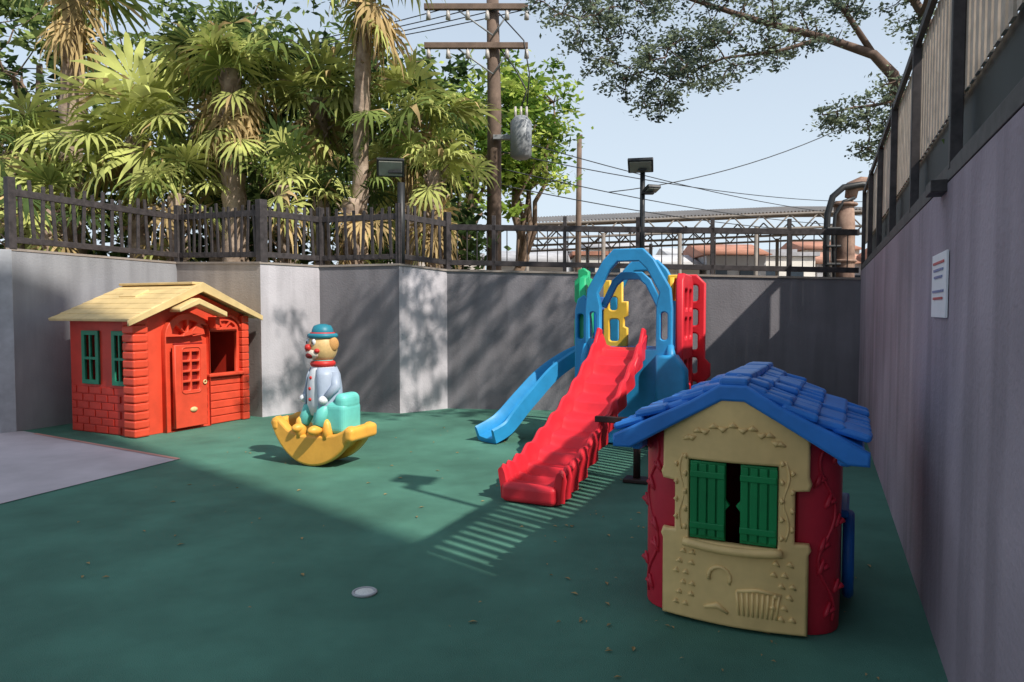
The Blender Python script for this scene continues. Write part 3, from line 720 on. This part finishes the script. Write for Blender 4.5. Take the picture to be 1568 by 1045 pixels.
ells=[(1.2,11,5.9,1.0,.9,.7,42),(2.1,11,4.95,.7,.7,.45,36),(2.25,11,4.5,.4,.4,.22,9),(1.5,11,5.3,.6,.6,.5,22),(3.1,11,5.15,.8,.8,.42,34),(4.1,11,5.6,.9,.7,.5,34),(3.0,11,6.2,1.9,.9,.5,52),(2.6,11,5.6,.9,.7,.4,24),
 (5.7,11,4.55,.45,.4,.38,18),(4.95,11,4.35,.5,.4,.25,18),(5.55,11,3.95,.35,.3,.35,15),(6.2,11,5.7,.5,.5,.5,18),(5.2,11,6.2,.8,.6,.5,28),(6.4,11.2,4.6,.3,.3,.4,8),
 (4.3,7.0,5.4,.6,1.2,.35,10),(3.1,6.4,6.3,.8,1.5,.4,12),(1.9,6.2,6.4,.7,1.4,.4,12),(.9,6.0,6.4,.6,1.2,.4,8)]
cl=[]
def addc(c,rad):
    cl.append((*c,rad))
    nb=min(pool,key=lambda p:(p-c).length+(0 if p.z>c.z-.3 else .2)); pp=branchpath(T,nb,c,.014,.004,5,.07,.06); pool.append(pp[3])
for (x,y,z,rx,ry,rz,n) in ells:
    for k in range(n):
        v=Vector((random.gauss(0,1),random.gauss(0,1),random.gauss(0,1))).normalized()*random.random()**.4
        addc(Vector((x+v.x*rx,y+v.y*ry,z+v.z*rz)),.19*random.uniform(.6,1.3))
for k in range(16):
    c=Vector((1.2+k*.24,6.3+random.uniform(-.3,.5),5.6+random.uniform(-.1,1.0))); ln=random.uniform(.6,1.2)
    for j in range(8):
        addc(c+Vector((.39,.92,0))*ln*(j/3.5-1)+Vector((0,0,random.uniform(-.04,.04))),.12)
T.make('trunk_and_limbs',[m_bark2],ac); leaves(cl,52,.038,AC,'foliage',ac,.45)
sh=empty('shrub',(2.55,3.0,0)); leaves([(random.gauss(0,.18),random.gauss(0,.35),random.uniform(1.9,2.6),.14) for k in range(40)],40,.04,TR,'foliage',sh)
T=Tubes()
for k in range(6): T.add([(0,0,0),(random.uniform(-.1,.1),random.uniform(-.2,.2),1.2),(random.uniform(-.2,.2),random.uniform(-.35,.35),2.4)],[.03,.02,.008],5)
T.make('stems',[m_bark],sh)

# ------------------------------------------------------------------ utility pole, wires
m_pole=mat('pole_wood',(116,98,86),.85,scale=6,var=.25); m_ins=mat('insulator',(190,185,180),.3); m_gal=mat('galvanised',(150,154,158),.5,scale=3,var=.06,metal=.2)
up=empty('utility_pole',(-.34,13.2,0))
tube('pole',[(0,0,0),(.02,0,5),(-.03,0,8.3)],[.15,.125,.10],m_pole,up,14)
for z in (6.80,6.12):
    box('crossarm',(-.30,-.16,z),(1.85,.09,.10),m_pole,up); 
    for k in range(6): 
        tube('insulator_pin',[(-1.15+k*.35,-.16,z-.22),(-1.15+k*.35,-.16,z-.06)],[.045,.03],m_ins,up,8)
    tube('brace',[(-.7,-.16,z),(0,-.16,z-.5)],.015,m_gal,up); tube('brace_b',[(.35,-.16,z),(0,-.16,z-.5)],.015,m_gal,up)
tube('transformer_tank',[(.5,-.25,4.1),(.5,-.25,4.15),(.5,-.25,4.75),(.5,-.25,4.85)],[.13,.19,.19,.10],m_gal,up,18)
box('transformer_bracket',(.25,-.16,4.5),(.5,.10,.08),m_gal,up)
for k in range(3): tube('bushing',[(.40+k*.1,-.25,4.8),(.40+k*.1,-.25,5.02)],[.025,.02],m_ins,up,8)
tube('drop_cable',[(.1,-.15,6.1),(.4,-.2,5.7),(.6,-.25,5.3),(.5,-.25,5.0)],.014,m_lampb,up)
tube('drop_cable_b',[(.1,-.15,6.7),(.55,-.2,6.2),(.65,-.25,5.6),(.6,-.25,4.95)],.012,m_lampb,up)
wi=empty('overhead_wires'); T=Tubes()
def wire(a,b,sag,r=.010):
    a=Vector(a);b=Vector(b); T.add([a.lerp(b,i/16)-Vector((0,0,sag*4*(i/16)*(1-i/16))) for i in range(17)],r,4)
for z0,z1 in ((4.3,4.4),(4.0,3.6),(3.7,3.4),(4.6,3.9)): wire((-.3,13.2,z0),(12,24,z1+.6),.25)
wire((1.8,13.5,3.6),(8.6,16,6.1),.35,.009)
for k in range(4): wire((-1.2+k*.5,13,6.75),(-14,18,7.5),.5)
T.make('wires',[m_lampb],wi)
sp=empty('slender_pole',(1.9,21,0)); tube('shaft',[(0,0,0),(.03,0,3.5),(.05,0,6.4)],[.10,.085,.07],m_pole,sp)
box('cap',(.05,0,6.43),(.16,.16,.06),m_pole,sp)

# ------------------------------------------------------------------ industrial canopy & buildings beyond
m_rf=mat('metal_roof',(158,150,142),.6,scale=1,var=.2); m_st=mat('steel_truss',(128,120,112),.6)
cn=empty('industrial_canopy',(0,25,0))
N=28; x0,x1=.2,13.5
V=[];F=[]
def zt(x): return 4.25+.45*min(1,((x-x0)/(x1-x0))*1.2)
for i in range(N*8+1):
    x=x0+(x1-x0)*i/(N*8); w_=.06*(i%2)
    V+=[(x,-1,zt(x)+w_+.02),(x,5,zt(x)+w_+.95)]
for i in range(N*8): F.append((2*i,2*i+2,2*i+3,2*i+1))
mobj('roof_sheet',V,F,m_rf,cn)
T=Tubes()
for yy in (-1,1.5,4):
    T.add([(x,yy,zt(x)-.02+.1*(yy+1)) for x in np.linspace(x0,x1,12)],.05,5); T.add([(x,yy,zt(x)-.5) for x in np.linspace(x0,x1,12)],.045,5)
    for i in range(N):
        xa=x0+(x1-x0)*i/N; xb=x0+(x1-x0)*(i+1)/N
        T.add([(xa,yy,zt(xa)+(-.02 if i%2 else -.5)),(xb,yy,zt(xb)+(-.5 if i%2 else -.02))],.025,4)
for x in np.linspace(x0+.3,x1-.3,6):
    for yy in (-1,4): T.add([(x,yy,0),(x,yy,zt(x)-.4)],.07,6)
T.make('trusses_and_columns',[m_st],cn)
cols=[(214,212,206),(226,222,214),(184,138,118),(200,190,180),(170,170,174),(214,202,186),(172,122,102),(196,196,198)]
def house(x,y,w_,d_,h,c,rc,gable=True):
    e=empty('townhouse',(x,y,0)); m=mat('house_wall_%d'%c,cols[c],.85,scale=.8,var=.12); mr=mat('house_roof_%d'%rc,cols[rc],.8,scale=2,var=.2)
    box('walls',(0,0,h/2),(w_,d_,h),m,e,bevel=.02)
    if gable: shape('roof',[[(-d_/2-.3,h+.005),(d_/2+.3,h+.005),(0,h+.7)]],w_+.4,mr,e,(0,0,0),YZ,.01)
    else: box('roof',(0,0,h+.1),(w_+.3,d_+.3,.18),mr,e)
    B=Boxes(); fl_=max(1,int(h/2.6))
    for f in range(fl_+1):
        k=-w_/2+.6
        while k<w_/2-.4:
            B.add((k,-d_/2-.01,h-.8-f*1.4),(.6,.06,.5)); B.add((k,-d_/2-.05,h-1.12-f*1.4),(.75,.1,.07),mi=1); k+=1.15
    B.make('windows',[m_glass,lampw],e)
hs=[(.8,34,3.2,4,3.5,3,4),(4.2,35,2.6,4,3.9,0,6),(7.0,34,2.4,5,3.3,5,7),(9.8,34,2.6,5,3.8,7,6),(12.8,36,2.6,5,3.9,1,4),(15.6,36,2.4,4,3.6,4,2),(18.4,34,2.8,4,3.7,0,2),(2.2,42,3,5,4.6,7,4),(6.2,44,3.4,5,4.9,1,4),(10.5,43,3.0,5,4.4,3,7),(14.5,44,3.4,5,4.7,0,4),(18.5,44,3,5,4.9,5,6),(24,38,6,6,4.6,1,4),(-4,38,5,5,4,3,4)]
for i,a in enumerate(hs): house(*a,gable=i%3!=1)
yw=empty('depot_wall',(7,30.5,0)); box('wall',(0,0,1.05),(14,.2,2.1),mat('whitewash',(206,202,196),.9,scale=1,var=.2),yw)
B=Boxes()
for k in range(15): B.add((-7+k*1.0,-.14,1.05),(.12,.08,2.15))
B.make('piers',[mat('whitewash',(0,0,0))],yw)

# ------------------------------------------------------------------ exhaust pipe & rusty column behind the corner
m_rust=mat('rusty_metal',(176,146,128),.8,scale=6,var=.35,rgb2=(112,88,78)); 
ep=empty('exhaust_pipe',(4.72,10.3,0))
tube('column',[(.02,0,0),(.02,0,2.6),(.0,0,2.95)],[.15,.14,.13],m_rust,ep,14)
for z in (2.1,2.5,2.9): torus('flange',(.02,0,z),.15,.022,m_rust,ep)
tube('hood_elbow',[(-.26,-.1,1.5),(-.28,-.1,2.3),(-.27,-.1,2.75),(-.2,-.1,3.0),(-.05,-.1,3.13),(.2,-.1,3.17),(.5,-.1,3.15)],.045,m_lampb,ep)
tube('hose',[(-.16,-.12,1.6),(-.19,-.12,2.4),(-.17,-.12,2.75),(-.05,-.12,2.93),(.1,-.12,2.98)],.025,m_lampb,ep)
tube('cowl',[(.1,0,3.0),(.12,0,3.15),(.25,0,3.2),(.5,0,3.2)],[.08,.1,.1,.08],m_rust,ep,12)
for z in (2.05,2.3,2.55): box('strap',(-.2,-.1,z),(.2,.16,.03),m_lampb,ep)
